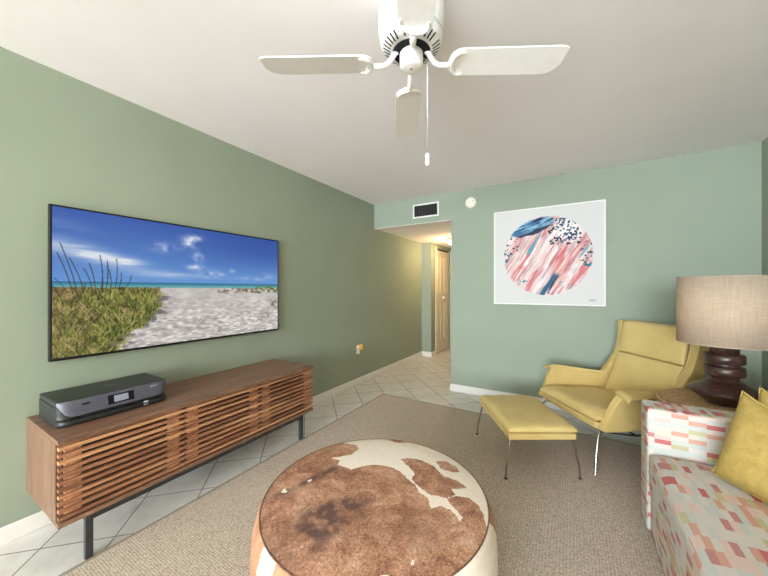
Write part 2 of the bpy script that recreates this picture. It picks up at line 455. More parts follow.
# ------------------------------------------------------------------ television
def beach(nx=420, ny=236):
    t, s = np.meshgrid(np.linspace(0, 1, ny), np.linspace(0, 1, nx), indexing='ij')
    img = np.zeros((ny, nx, 3))
    k = np.clip(t/.5, 0, 1)[..., None]
    img[:] = np.array((66,98,176))*(1-k)+np.array((108,156,218))*k
    img = blend(img, (46,74,156), (sst(.2, .9, s)*(1-sst(.1, .45, t)))*.5)
    # streak clouds on the left, puffs on the right
    st = fbm(s*5+t*3, t*26, 2, 5)
    def cl(cx, cy, rx, ry, amp, tilt=0):
        d = ((s-cx)/rx)**2+((t-cy-(s-cx)*tilt)/ry)**2; return amp*np.exp(-d)
    band = cl(.05,.26,.12,.05,1.1,.3)+cl(.16,.33,.12,.035,1.0,.25)+cl(.22,.35,.06,.04,.9)+cl(.32,.42,.12,.03,.8,.1)+cl(.03,.11,.1,.03,.4,.2)+cl(.6,.43,.3,.02,.4)
    img = blend(img, (232,236,244), np.clip(band*(st*1.6-.25), 0, 1)*.95)
    pf = fbm(s*26, t*18, 6, 5)
    puff = cl(.36,.20,.05,.035,1)+cl(.465,.13,.035,.05,1.2)+cl(.51,.09,.03,.03,.7)+cl(.505,.26,.025,.05,1)+cl(.5,.35,.035,.025,1.1)+cl(.57,.40,.05,.03,1)+cl(.62,.41,.03,.025,.9)+cl(.82,.44,.05,.02,1)+cl(.69,.37,.02,.02,.7)+cl(.93,.4,.06,.03,.5,-.3)
    img = blend(img, (238,240,248), np.clip(puff*(pf*2.4-.75), 0, 1)*.92)
    hz = .492
    sea = (t > hz)
    seac = np.array((52,116,150))*(1-sst(hz, .53, t))[..., None]+np.array((108,172,178))*sst(hz, .53, t)[..., None]
    img = np.where(sea[..., None], seac, img)
    # sand
    sand_top = .535+.012*(fbm(s*9, s*0, 4)-.5)
    n = fbm(s*46, t*84, 8, 5); n2 = fbm(s*14, t*10, 12, 3)
    sc = np.array((202,196,192))+((n-.5)[..., None]*np.array((150,146,140)))*np.clip((t-.5)*3, .25, 1)[..., None]+((n2-.5)[..., None]*40)
    img = np.where((t > sand_top)[..., None], sc, img)
    # scrub on the dune to the right and along the back
    veg = fbm(s*60, t*60, 14, 4)
    right = sst(.80, .9, s+.2*(fbm(s*20, t*30, 15)-.5))*(1-sst(.575, .6, t))*(t > .508+.02*(1-s))
    img = blend(img, (98,124,48), right*sst(.35, .55, veg))
    mid = sst(.6, .72, s+.2*(veg-.5))*(1-sst(.575, .60, t))*(t > .54)*sst(.46, .6, veg)
    img = blend(img, (122,104,84), mid*.9)
    pink = np.exp(-((s-.965)/.03)**2-((t-.72)/.07)**2)+.8*np.exp(-((s-.90)/.03)**2-((t-.84)/.07)**2)
    img = blend(img, (140,112,104), pink*sst(.42, .6, veg))
    # grass on the left
    edge = .365-.15*sst(.53, 1.02, t)+.06*(fbm(s*10, t*26, 21, 4)-.5)*2
    g = sst(.02, -.02, s-edge) if False else 1-sst(-.015, .02, s-edge)
    g = g*(t > .525+.012*fbm(s*40, t*0, 5))
    bl = fbm(s*120+t*30*np.sin(s*40), t*46, 23, 4); bl2 = fbm(s*36-t*20, t*9, 25, 4)
    gc = np.array((74,80,42))*(1-sst(.3, .62, bl))[..., None]+np.array((160,164,84))*sst(.3, .62, bl)[..., None]
    straw = np.array((112,92,56))*(1-bl)[..., None]+np.array((214,190,132))*bl[..., None]
    w = np.clip(sst(.5, .62, bl2)*.5+(1-sst(.02, .17, s))*.7+(t < .6)*.15, 0, 1)[..., None]
    gc = gc*(1-w)+straw*w
    gc = gc*(.55+.6*fbm(s*60, t*40, 29, 3))[..., None]
    img = img*(1-g[..., None])+gc*g[..., None]
    rg = np.random.RandomState(11)
    for k in range(520):
        s0 = rg.uniform(-.02, .36); t0 = rg.uniform(.60, 1.05)
        e0 = .365-.15*sst(.53, 1.02, np.array(t0))
        if s0 > e0-.005: continue
        ln = rg.uniform(.04, .11)*(.6+.8*(t0-.55)); lean = rg.uniform(-.45, .55)*ln
        a0, a1 = max(0, int((t0-ln)*ny)-1), min(ny, int(t0*ny)+2)
        b0, b1 = max(0, int((min(s0, s0+lean)-.01)*nx)), min(nx, int((max(s0, s0+lean)+.01)*nx)+2)
        if a1 <= a0 or b1 <= b0: continue
        S_, T_ = s[a0:a1, b0:b1], t[a0:a1, b0:b1]
        q = np.clip((t0-T_)/ln, 0, 1); d = np.abs(S_-s0-lean*q**1.6)
        m = (1-sst(.0008, .0026, d))*((T_ <= t0)&(T_ >= t0-ln))*rg.uniform(.5, .95)
        col = [(172,176,88), (128,142,60), (196,176,124), (52,56,34), (92,104,46), (60,60,44)][rg.randint(6)]
        img[a0:a1, b0:b1] = blend(img[a0:a1, b0:b1], col, m)
    # grey shade of the tufts on the sand beside the grass
    sh = np.exp(-((s-edge-.01)/.03)**2)*(t > .6)*sst(.45, .62, fbm(s*40, t*30, 31))
    img = blend(img, (104,98,108), sh*.8)
    # tall dry stalks
    def stalk(s0, t0, s1, t1, w=.0014, c=(64,54,46)):
        L = np.hypot(s1-s0, (t1-t0)); q = np.clip(((s-s0)*(s1-s0)+(t-t0)*(t1-t0))/L**2, 0, 1)
        bend = .004*np.sin(q*PI)
        d = np.hypot((s-s0-(s1-s0)*q-bend), (t-t0-(t1-t0)*q))
        return (1-sst(w*.6, w*1.6, d)), c
    for a in ((.07,.60,.02,.235),(.055,.58,.012,.30),(.085,.56,.045,.33),(.11,.56,.085,.40),(.118,.55,.10,.36),(.14,.55,.132,.30),(.15,.56,.155,.33),(.165,.55,.16,.40),(.18,.54,.185,.32),(.19,.55,.20,.42),(.04,.57,.005,.47),(.03,.66,.0,.52),(.21,.55,.235,.44),(.125,.62,.14,.45),(.06,.66,.09,.5)):
        m, c = stalk(*a); img = blend(img, c, m*.9)
    return np.clip(img, 0, 255)
TY0, TY1, TZ0, TZ1, TX = .502, 2.003, .868, 1.706, -2.356
tv = thing('wall_mounted_tv', 'wide flat television showing a beach, mounted on the green left wall', 'television', (XL, 1.2525, TZ0))
off = (XL, 1.2525, TZ0)
MB(off).box(XL+.012, TX, TY0, TY1, TZ0, TZ1).build('bezel', M['tvbody'], tv, bevel=.004)
MB(off).box(XL, XL+.012, .9, 1.6, 1.1, 1.5).build('wall_mount', M['tvbody'], tv)
bz = .011
picture_mesh('screen', beach(), lambda u, v: np.stack([np.full_like(u, TX+.0012-XL), TY0+bz+(TY1-TY0-2*bz)*u-1.2525, TZ1-bz-(TZ1-TZ0-2.4*bz)*v-TZ0], 1), M['screen'], tv)

# ------------------------------------------------------------------ media console
CX0, CX1, CY0, CY1, CZ0, CZ1 = -2.392, -1.888, .429, 1.975, .220, .598
con = thing('media_console', 'low walnut media console with slatted doors on a black steel base', 'console', (-2.14, 1.214, 0))
off = (-2.14, 1.214, 0)
MB(off).box(CX0, CX1, CY0, CY1, CZ1-.02, CZ1).build('top_panel', M['woodx'], con, bevel=.002)
MB(off).box(CX0, CX1+.0, CY0, CY1, CZ0, CZ0+.02).build('bottom_panel', M['woodx'], con, bevel=.002)
for ya, yb in ((CY0, CY0+.02), (CY1-.02, CY1)):
    MB(off).box(CX0, CX1-.036, ya, yb, CZ0+.02, CZ1-.02).build('side_panel', M['woodz'], con, bevel=.001)
MB(off).box(CX0+.006, CX0+.016, CY0+.02, CY1-.02, CZ0+.02, CZ1-.02).build('back_panel', M['back'], con)
for yy in (CY0+(CY1-CY0)/3, CY0+(CY1-CY0)*2/3):
    MB(off).box(CX0+.016, CX1-.07, yy-.009, yy+.009, CZ0+.02, CZ1-.02).build('divider', M['woodz'], con)
dw = (CY1-CY0)/3
nsl = 11
for k in range(3):
    a, b = CY0+dw*k+.002, CY0+dw*(k+1)-.002
    d = MB(off)
    zb, zt = CZ0+.023, CZ1-.023
    d.box(CX1-.034, CX1-.017, a+.022, a+.078, zb, zt, 0).box(CX1-.034, CX1-.017, b-.078, b-.022, zb, zt, 0)
    d.box(CX1-.034, CX1-.024, a+.078, b-.078, zb, zb+.012, 0).box(CX1-.034, CX1-.024, a+.078, b-.078, zt-.012, zt, 0)
    d.v = [v for v in d.v]
    dr = d.build('door', M['stile'], con, bevel=.001)
    s = MB(off); pitch = (zt-zb)/nsl
    for i in range(nsl):
        z0 = zb+pitch*(i+.25)
        s.box(CX1-.024, CX1-.001, a, b, z0, z0+pitch*.50)
    s.build('slats', M['slat'], dr, bevel=.0012, seg=1)
    MB(off).box(CX1-.066, CX1-.060, a+.01, b-.01, zb, zt).box(CX1-.060, CX1-.035, a+.03, a+.07, zb+.002, zt-.002).box(CX1-.060, CX1-.035, b-.07, b-.03, zb+.002, zt-.002).build('backing', M['back'], dr)
LX0, LX1, LY0, LY1 = CX0+.05, CX1-.026, .525, 1.885
MB(off).box(LX1-.028, LX1, LY0, LY1, CZ0-.038, CZ0-.001).box(LX0, LX0+.028, LY0, LY1, CZ0-.038, CZ0-.001).box(LX0+.028, LX1-.028, LY0, LY0+.028, CZ0-.038, CZ0-.001).box(LX0+.028, LX1-.028, LY1-.028, LY1, CZ0-.038, CZ0-.001).build('base_rail', M['steel'], con, bevel=.002)
for x in (LX0, LX1-.028):
    for y in (LY0, LY1-.028):
        MB(off).box(x, x+.028, y, y+.028, .0, CZ0-.037).build('leg', M['steel'], con, bevel=.002)

# ------------------------------------------------------------------ printer
PX0, PX1, PY0, PY1, PZ = -2.338, -2.035, .462, .925, CZ1+.001
pr = thing('inkjet_printer', 'low black inkjet printer standing on the walnut console', 'printer', (-2.18, .685, PZ))
off = (-2.18, .685, PZ)
def pz(z): return PZ+z
# body: lower tray section, rounded in plan at the front corners
def rounded_front(x0, x1, y0, y1, r, n=8):
    pts = [(x0, y1), (x0, y0)]
    pts += [(x1-r+r*math.sin(t), y0+r-r*math.cos(t)) for t in [PI/2*i/n for i in range(n+1)]]
    pts += [(x1-r+r*math.cos(t), y1-r+r*math.sin(t)) for t in [PI/2*i/n for i in range(n+1)]]
    return pts
def end_dip(y, d=.045):
    e = min(1, min(y-PY0, PY1-y)/d); return (1-math.sqrt(max(0, 1-(1-e)**2)))*.04
prf = [(PX0, 0), (PX1-.05, 0), (PX1-.016, .001), (PX1-.004, .006), (PX1+.002, .016), (PX1, .029), (PX1-.022, .034), (PX1-.024, .05), (PX1-.020, .094), (PX1-.05, .0945), (PX0, .0945)]
ys = [PY0+.045*(k/10)**2 for k in range(11)]; ys += [PY0+(PY1-PY0)*k/8 for k in range(2, 7)]; ys += [PY1-.045*(k/10)**2 for k in range(10, -1, -1)]
bd = MB(off); rows = [[(x-(end_dip(y) if x > PX1-.04 else 0), y, pz(z)) for x, z in prf]+[(PX0, y, pz(0))] for y in ys]
bd.sheet(rows, smooth=False); bd.add(rows[0][:-1], [list(range(len(prf)))]); bd.add(rows[-1][:-1], [list(range(len(prf)))])
bd.build('body', M['pr_black'], pr, bevel=.005, seg=3, angle=50, merge=.0002)
lid = MB(off).prism(rounded_front(PX0+.004, PX1-.016, PY0, PY1, .032), 'z', pz(.095), pz(.122)).build('scanner_lid', M['pr_lid'], pr, bevel=.007, seg=3)
# sloping control panel, ends rounded
def panel_pts(inset=0, lift=0):
    top, bot = [], []
    n = 20
    out = []
    for i in range(n+1):
        y = PY0+inset+(PY1-PY0-2*inset)*i/n
        e = min(1, min(y-PY0-inset, PY1-inset-y)/.06); dip = (1-math.sqrt(max(0, 1-(1-e)**2)))*.05
        out.append((y, dip))
    return out
pp = panel_pts(.002)
x_t, z_t, x_b, z_b = PX1-.014, .119, PX1+.004, .046
rows = []
for f in (0, .33, .66, 1):
    row = []
    for y, dip in pp:
        ff = f*(1-dip/.06)
        row.append((x_t+(x_b-x_t)*ff-end_dip(y, .05)*.7, y, pz(z_t+(z_b-z_t)*ff)))
    rows.append(row)
MB(off).sheet(rows).build('control_panel', M['pr_panel'], pr, solid=.008, bevel=.002)
MB(off).prism(rounded_front(PX0+.1, PX1-.012, PY0+.03, PY1-.01, .05), 'z', pz(.034), pz(.046)).build('output_slot', M['pr_gloss'], pr)
MB(off).prism(rounded_front(PX0+.15, PX1-.002, PY0+.06, PY1-.012, .055), 'z', pz(.034), pz(.039)).build('paper_tray', M['pr_black'], pr, bevel=.002)
def on_panel(f, y, d=.0055):
    n = Vector((z_t-z_b, 0, x_b-x_t)).normalized()
    return Vector((x_t+(x_b-x_t)*f, y, pz(z_t+(z_b-z_t)*f))) + n*d
def panel_quad(f0, f1, y0, y1, d=.0055, name='q', mat=None, par=None):
    m = MB(off); P = [on_panel(f1, y0, d), on_panel(f1, y1, d), on_panel(f0, y1, d), on_panel(f0, y0, d)]
    Q = [on_panel(f1, y0, 0), on_panel(f1, y1, 0), on_panel(f0, y1, 0), on_panel(f0, y0, 0)]
    m.add(P+Q, [(0,1,2,3),(7,6,5,4),(0,4,5,1),(1,5,6,2),(2,6,7,3),(3,7,4,0)]); return m.build(name, mat, par)
panel_quad(.18, .80, .645, .755, .0048, 'display_surround', M['pr_gloss'], pr)
panel_quad(.27, .70, .67, .73, .0056, 'display', simple('display_grey', (142,146,164), .4, .3, 0, .02), pr)
panel_quad(.30, .40, .545, .575, .0050, 'power_key', M['pr_gloss'], pr)
def text(name, body, size, mat, parent, loc, R, bold=False):
    cu = bpy.data.curves.new(name, 'FONT'); cu.body = body; cu.size = size; cu.extrude = .0003
    cu.align_x = 'CENTER'; cu.align_y = 'CENTER'
    t_ = bpy.data.objects.new(name, cu); COL.objects.link(t_); bpy.context.view_layer.update()
    me = bpy.data.meshes.new_from_object(t_.evaluated_get(bpy.context.evaluated_depsgraph_get()))
    bpy.data.objects.remove(t_); me.name = name; me.materials.clear(); me.materials.append(mat)
    o = bpy.data.objects.new(name, me); COL.objects.link(o); o.parent = parent
    o.matrix_local = Matrix.Translation(loc) @ R.to_4x4(); return o
yv = Vector((x_t-x_b, 0, z_t-z_b)).normalized(); nv = Vector((z_t-z_b, 0, x_b-x_t)).normalized()
Rp = Matrix((Vector((0,1,0)), yv, nv)).transposed()
text('lettering', 'ENVY', .014, M['pr_grey'], pr, on_panel(.22, .85, .006)-Vector(off), Rp)
# round emblem on the lower front and a faint emblem on the lid
em = MB(off).box(PX1-.002, PX1+.0012, .80, .822, pz(.010), pz(.032)).build('emblem', M['pr_grey'], pr, bevel=.0015)
Rf = Matrix((Vector((0,1,0)), Vector((0,0,1)), Vector((1,0,0)))).transposed()
text('emblem_lettering', 'hp', .017, M['pr_gloss'], em, Vector((PX1+.0018, .811, pz(.022)))-Vector(off), Rf)
Rt = Matrix((Vector((0,1,0)), Vector((-1,0,0)), Vector((0,0,1)))).transposed()
text('lid_emblem', 'hp', .045, M['pr_panel'], lid, Vector((-2.20, .70, pz(.1222)))-Vector(off), Rt)

# ------------------------------------------------------------------ cowhide ottoman
def fwd(u, v, z):                       # viewpoint (0,0,1.257) looking 30.94 degrees left of the y axis
    c, s, f = .8577, .5142, 312.
    a = (1.257-z)/(v-288.5); uu = u-384
    return ((uu*c-f*s)*a, (uu*s+f*c)*a)
OC = (-.705, 1.105); OR = .452; OH = .43
def hp(lst): return [tuple(np.array(fwd(230+x/2.648, 420+y/2.648, OH))-np.array(OC)) for x, y in lst]
white_main = hp([(300,52),(336,62),(340,75),(320,90),(270,97),(290,105),(285,118),(300,122),(320,130),(352,121),(385,117),(420,122),(450,135),(470,155),(490,170),(500,190),(525,205),(530,235),(545,229),(560,225),(585,235),(600,250),(610,265),(613,250),(600,235),(585,220),(575,205),(595,198),(630,198),(655,212),(670,235),(678,262),(680,285),(720,285),(720,150),(620,60),(480,20),(330,20)])
brown1 = hp([(452,103),(470,98),(510,105),(540,120),(565,145),(600,155),(628,172),(600,178),(585,180),(600,195),(570,203),(530,195),(500,175),(480,155),(490,140),(465,115)])
brown2 = hp([(543,105),(570,102),(600,115),(610,130),(590,133),(560,125)])
brown3 = hp([(418,44),(440,52),(470,52),(455,44),(440,40)])
smallw = [hp(p) for p in ([(130,182),(150,172),(146,180),(155,184),(140,187)], [(205,158),(218,152),(216,159),(206,161)], [(400,402),(412,396),(425,402),(440,420),(400,425)], [(478,370),(486,355),(489,370),(483,382)], [(592,390),(606,376),(618,372),(622,392),(600,405)], [(640,350),(650,330),(655,345),(648,356)])]
def inside(P, X, Y):
    c = np.zeros(X.shape, bool); n = len(P)
    for i in range(n):
        x1, y1 = P[i]; x2, y2 = P[i-1]
        cond = ((y1 > Y) != (y2 > Y)); xx = (x2-x1)*(Y-y1)/(y2-y1+1e-12)+x1
        c ^= cond & (X < xx)
    return c
def pdist(P, X, Y):
    d = np.full(X.shape, 9.)
    for i in range(len(P)):
        x1, y1 = P[i]; x2, y2 = P[i-1]; L = (x2-x1)**2+(y2-y1)**2+1e-12
        q = np.clip(((X-x1)*(x2-x1)+(Y-y1)*(y2-y1))/L, 0, 1)
        d = np.minimum(d, np.hypot(X-x1-(x2-x1)*q, Y-y1-(y2-y1)*q))
    return np.where(inside(P, X, Y), d, -d)
ot = thing('cowhide_ottoman', 'round brown and white cowhide ottoman on the rug', 'ottoman', (*OC, .0105))
def hide_sheet(name, rings, mask):
    """rings: list of (radius, z); mask(X,Y,Z,ang)->three channels"""
    seg = 220; V = []; n = len(rings)
    for r, z in rings:
        for k in range(seg):
            t = 2*PI*k/seg; V.append((r*math.cos(t), r*math.sin(t), z))
    F = [(i*seg+k, i*seg+(k+1) % seg, (i+1)*seg+(k+1) % seg, (i+1)*seg+k) for i in range(n-1) for k in range(seg)]
    me = bpy.data.meshes.new(name); me.from_pydata(V, [], F)
    A = np.array(V); R, G, B = mask(A[:,0], A[:,1], A[:,2], np.arctan2(A[:,1], A[:,0]))
    at = me.color_attributes.new('hide', 'FLOAT_COLOR', 'POINT')
    at.data.foreach_set('color', np.stack([R, G, B, np.ones_like(R)], 1).astype(np.float32).ravel())
    me.materials.append(M['hide'])
    me.polygons.foreach_set('use_smooth', [True]*len(F)); me.update()
    o = bpy.data.objects.new(name, me); COL.objects.link(o); o.parent = ot; return o
def seg_d(X, Y, pts):
    d = np.full(X.shape, 9.)
    for (x1, y1), (x2, y2) in zip(pts[:-1], pts[1:]):
        L = (x2-x1)**2+(y2-y1)**2; q = np.clip(((X-x1)*(x2-x1)+(Y-y1)*(y2-y1))/L, 0, 1)
        d = np.minimum(d, np.hypot(X-x1-(x2-x1)*q, Y-y1-(y2-y1)*q))
    return d
streak = hp([(125,192),(165,178),(205,160),(245,142),(278,126)])
blobs = [(hp([(235,275)])[0], .09, .62), (hp([(310,235)])[0], .08, .6), (hp([(270,240)])[0], .12, .35), (hp([(490,290)])[0], .09, .3), (hp([(170,330)])[0], .1, .25), (hp([(300,150)])[0], .05, .3), (hp([(230,110)])[0], .05, .3)]
def top_mask(X, Y, Z, A):
    d = pdist(white_main, X, Y)
    for b in (brown1, brown2, brown3): d = np.minimum(d, -pdist(b, X, Y))
    for w in smallw: d = np.maximum(d, pdist(w, X, Y))
    R = np.clip(.5+d*9, 0, 1)
    G = np.zeros_like(X); NZ = sst(.38, .62, fbm(X*22+50, Y*22+50, 90, 4))
    for (bx, by), r, a in blobs: G += 1.35*a*np.exp(-((X-bx)**2+(Y-by)**2)/r**2)*(.25+.75*NZ)
    G += 1.1*np.exp(-(seg_d(X, Y, streak)/.020)**2)*(.45+.55*NZ)
    rim = np.hypot(X, Y)
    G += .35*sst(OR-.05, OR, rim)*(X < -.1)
    return R, np.clip(G, 0, 1), np.zeros_like(X)
rings = []
for i in range(121):
    r = OR*i/120*.999+.0005; q = r/OR
    rings.append((r, OH-.0105-.022*q**5-.002))
hide_sheet('top', rings, top_mask)
def angle_of(px, py):
    x, y = fwd(px, py, .40); return math.atan2(y-OC[1], x-OC[0])
aw0 = angle_of(489, 524); al = angle_of(266, 556)
def side_mask(X, Y, Z, A):
    # white panel on the right, one white stripe at the near left, tan elsewhere
    def dd(a, b): return np.abs((a-b+PI) % (2*PI)-PI)
    right = .55-dd(A, aw0-.52)+.06*np.sin(Z*25)
    stripe = .075-dd(A, al+.02)*.8+.0*Z
    bright = .10-dd(A, aw0+.75)
    d = np.maximum(right, stripe)
    return np.clip(.5+d*4, 0, 1), np.zeros_like(X), np.full_like(X, .55)
prof = [(OR+.001, OH-.036), (OR+.012, OH-.05), (OR+.026, OH-.10), (OR+.032, OH-.17), (OR+.032, OH-.24), (OR+.026, OH-.31), (OR+.014, OH-.36), (OR-.004, OH-.39), (OR-.03, OH-.405), (.02, OH-.409)]
fine = []
for (a, b) in zip(prof[:-1], prof[1:]):
    for i in range(5): fine.append((a[0]+(b[0]-a[0])*i/5, a[1]+(b[1]-a[1])*i/5))
fine.append(prof[-1])
hide_sheet('side', fine, side_mask)
MB().tube([(OR*math.cos(2*PI*i/120), OR*math.sin(2*PI*i/120), OH-.0105-.0245) for i in range(120)], .003, 8, closed=True).build('seam_piping', M['piping'], ot)

# ------------------------------------------------------------------ ceiling fan
FX, FY = -.565, 1.162
fan = thing('ceiling_fan', 'white four blade ceiling fan hanging from the ceiling', 'fan', (FX, FY, ZC))
def fz(z): return z-ZC
hs = MB().lathe([(.09, fz(2.441)), (.118, fz(2.432)), (.133, fz(2.405)), (.135, fz(2.37)), (.135, fz(2.31)), (.128, fz(2.30)), (.128, fz(2.27)), (.122, fz(2.256)), (.078, fz(2.228)), (.078, fz(2.24))], seg=64).build('motor_housing', M['fanwhite'], fan)
vs = MB()
for i in range(36):
    t = 2*PI*i/36
    if i % 9 in (0,): continue
    ca, sa = math.cos(t), math.sin(t); n = Vector((.028*ca, .028*sa, -.044)).normalized()
    a = Vector((.116*ca, .116*sa, fz(2.2516))); b = Vector((.087*ca, .087*sa, fz(2.2338)))
    w = Vector((-sa, ca, 0))*.0034
    k = n*.0006
    vs.add([a-w+k, a+w+k, b+w+k, b-w+k], [(0,1,2,3)])
for i in range(72):
    for zz in (2.279, 2.285, 2.291):
        t = 2*PI*(i+.5*(zz == 2.285))/72; ca, sa = math.cos(t), math.sin(t); w = Vector((-sa, ca, 0))*.0022
        c = Vector((.1287*ca, .1287*sa, fz(zz))); u = Vector((0,0,.0015))
        vs.add([c-w-u, c+w-u, c+w+u, c-w+u], [(0,1,2,3)])
vs.build('vent_slots', M['dark'], hs)['kind'] = 'stuff'
MB().lathe([(.077, fz(2.24)), (.077, fz(2.228)), (.03, fz(2.226))], seg=40).build('flywheel', M['dark'], fan)
sh = MB().lathe([(.03, fz(2.235)), (.045, fz(2.226)), (.048, fz(2.222)), (.048, fz(2.19)), (.046, fz(2.187)), (.046, fz(2.172)), (.042, fz(2.166)), (.030, fz(2.163)), (.0, fz(2.162))], seg=40).build('switch_housing', M['fanwhite'], fan)
MB().lathe([(.0, fz(2.1602)), (.004, fz(2.161)), (.004, fz(2.164))], seg=12).build('screw', M['dark'], sh)
ZBL = fz(2.186)
th0 = math.radians(30.94-1.6)
def blade_outline():
    w = .064
    pts = []
    pts += [(.150+.05-.05*math.cos(t), w*math.sin(t)*-1) for t in [PI/2*i/6 for i in range(7)]]   # inner end, -y side
    pts += [(.58, -w-.003), (.606, -w+.002), (.613, -w+.010)]
    pts += [(.613, .012), (.604, .034), (.588, .052), (.570, .061), (.552, w+.002)]
    pts += [(.150+.05-.05*math.cos(t), w*math.sin(t)) for t in [PI/2*(6-i)/6 for i in range(6)]]
    return pts
for k in range(4):
    a = th0+k*PI/2
    flip = -1 if k in (1, 2) else 1
    R = Matrix.Rotation(a, 4, 'Z') @ Matrix.Translation((0,0,ZBL)) @ Matrix.Rotation(math.radians(-9), 4, 'X')
    outl = blade_outline()
    if flip < 0: outl = [(x, -y) for x, y in outl][::-1]
    bl = MB().prism(outl, 'z', -.003, .003)
    bl.v = [R @ v for v in bl.v]
    bo = bl.build('blade', M['fanwhite'], fan, bevel=.0015, seg=2)
    ir = MB()
    # arm from the flywheel down to the blade, then a crescent fork under the blade
    R2 = Matrix.Rotation(a, 4, 'Z')
    ir.tube([R2 @ Vector(p) for p in ((.060, 0, fz(2.236)), (.070, 0, fz(2.226)), (.080, 0, fz(2.208)), (.095, 0, fz(2.186)), (.115, 0, fz(2.176)), (.14, 0, ZBL-.011), (.155, 0, ZBL-.009))], [.012,.0115,.011,.0105,.0105,.011,.010], 10)
    cr = [(.200-.036*math.cos(t), .052*math.sin(t), -.008) for t in [-PI*.62+PI*1.24*i/16 for i in range(17)]]
    ir.tube([R @ Vector(p) for p in cr], [.003+.0065*math.sin(PI*i/16) for i in range(17)], 8)
    cr2 = [(.190-.018*math.cos(t), .026*math.sin(t), -.0065) for t in [-PI*.5+PI*i/10 for i in range(11)]]
    ir.tube([R @ Vector(p) for p in cr2], [.002+.0045*math.sin(PI*i/10) for i in range(11)], 8)
    ir.build('blade_iron', M['fanwhite'], bo)
cdx, cdy = .066*math.cos(th0), .066*math.sin(th0)
ch = MB().tube([(cdx*.66, cdy*.66, fz(2.205)), (cdx, cdy, fz(2.20)), (cdx, cdy, fz(1.80))], .0016, 8).build('pull_chain', M['chrome'], fan)
MB().lathe([(.0, fz(1.815)), (.008, fz(1.812)), (.0105, fz(1.80)), (.007, fz(1.79)), (.0105, fz(1.778)), (.0085, fz(1.766)), (.0, fz(1.762))], (cdx, cdy, 0), 16).build('pull_knob', M['white'], ch)

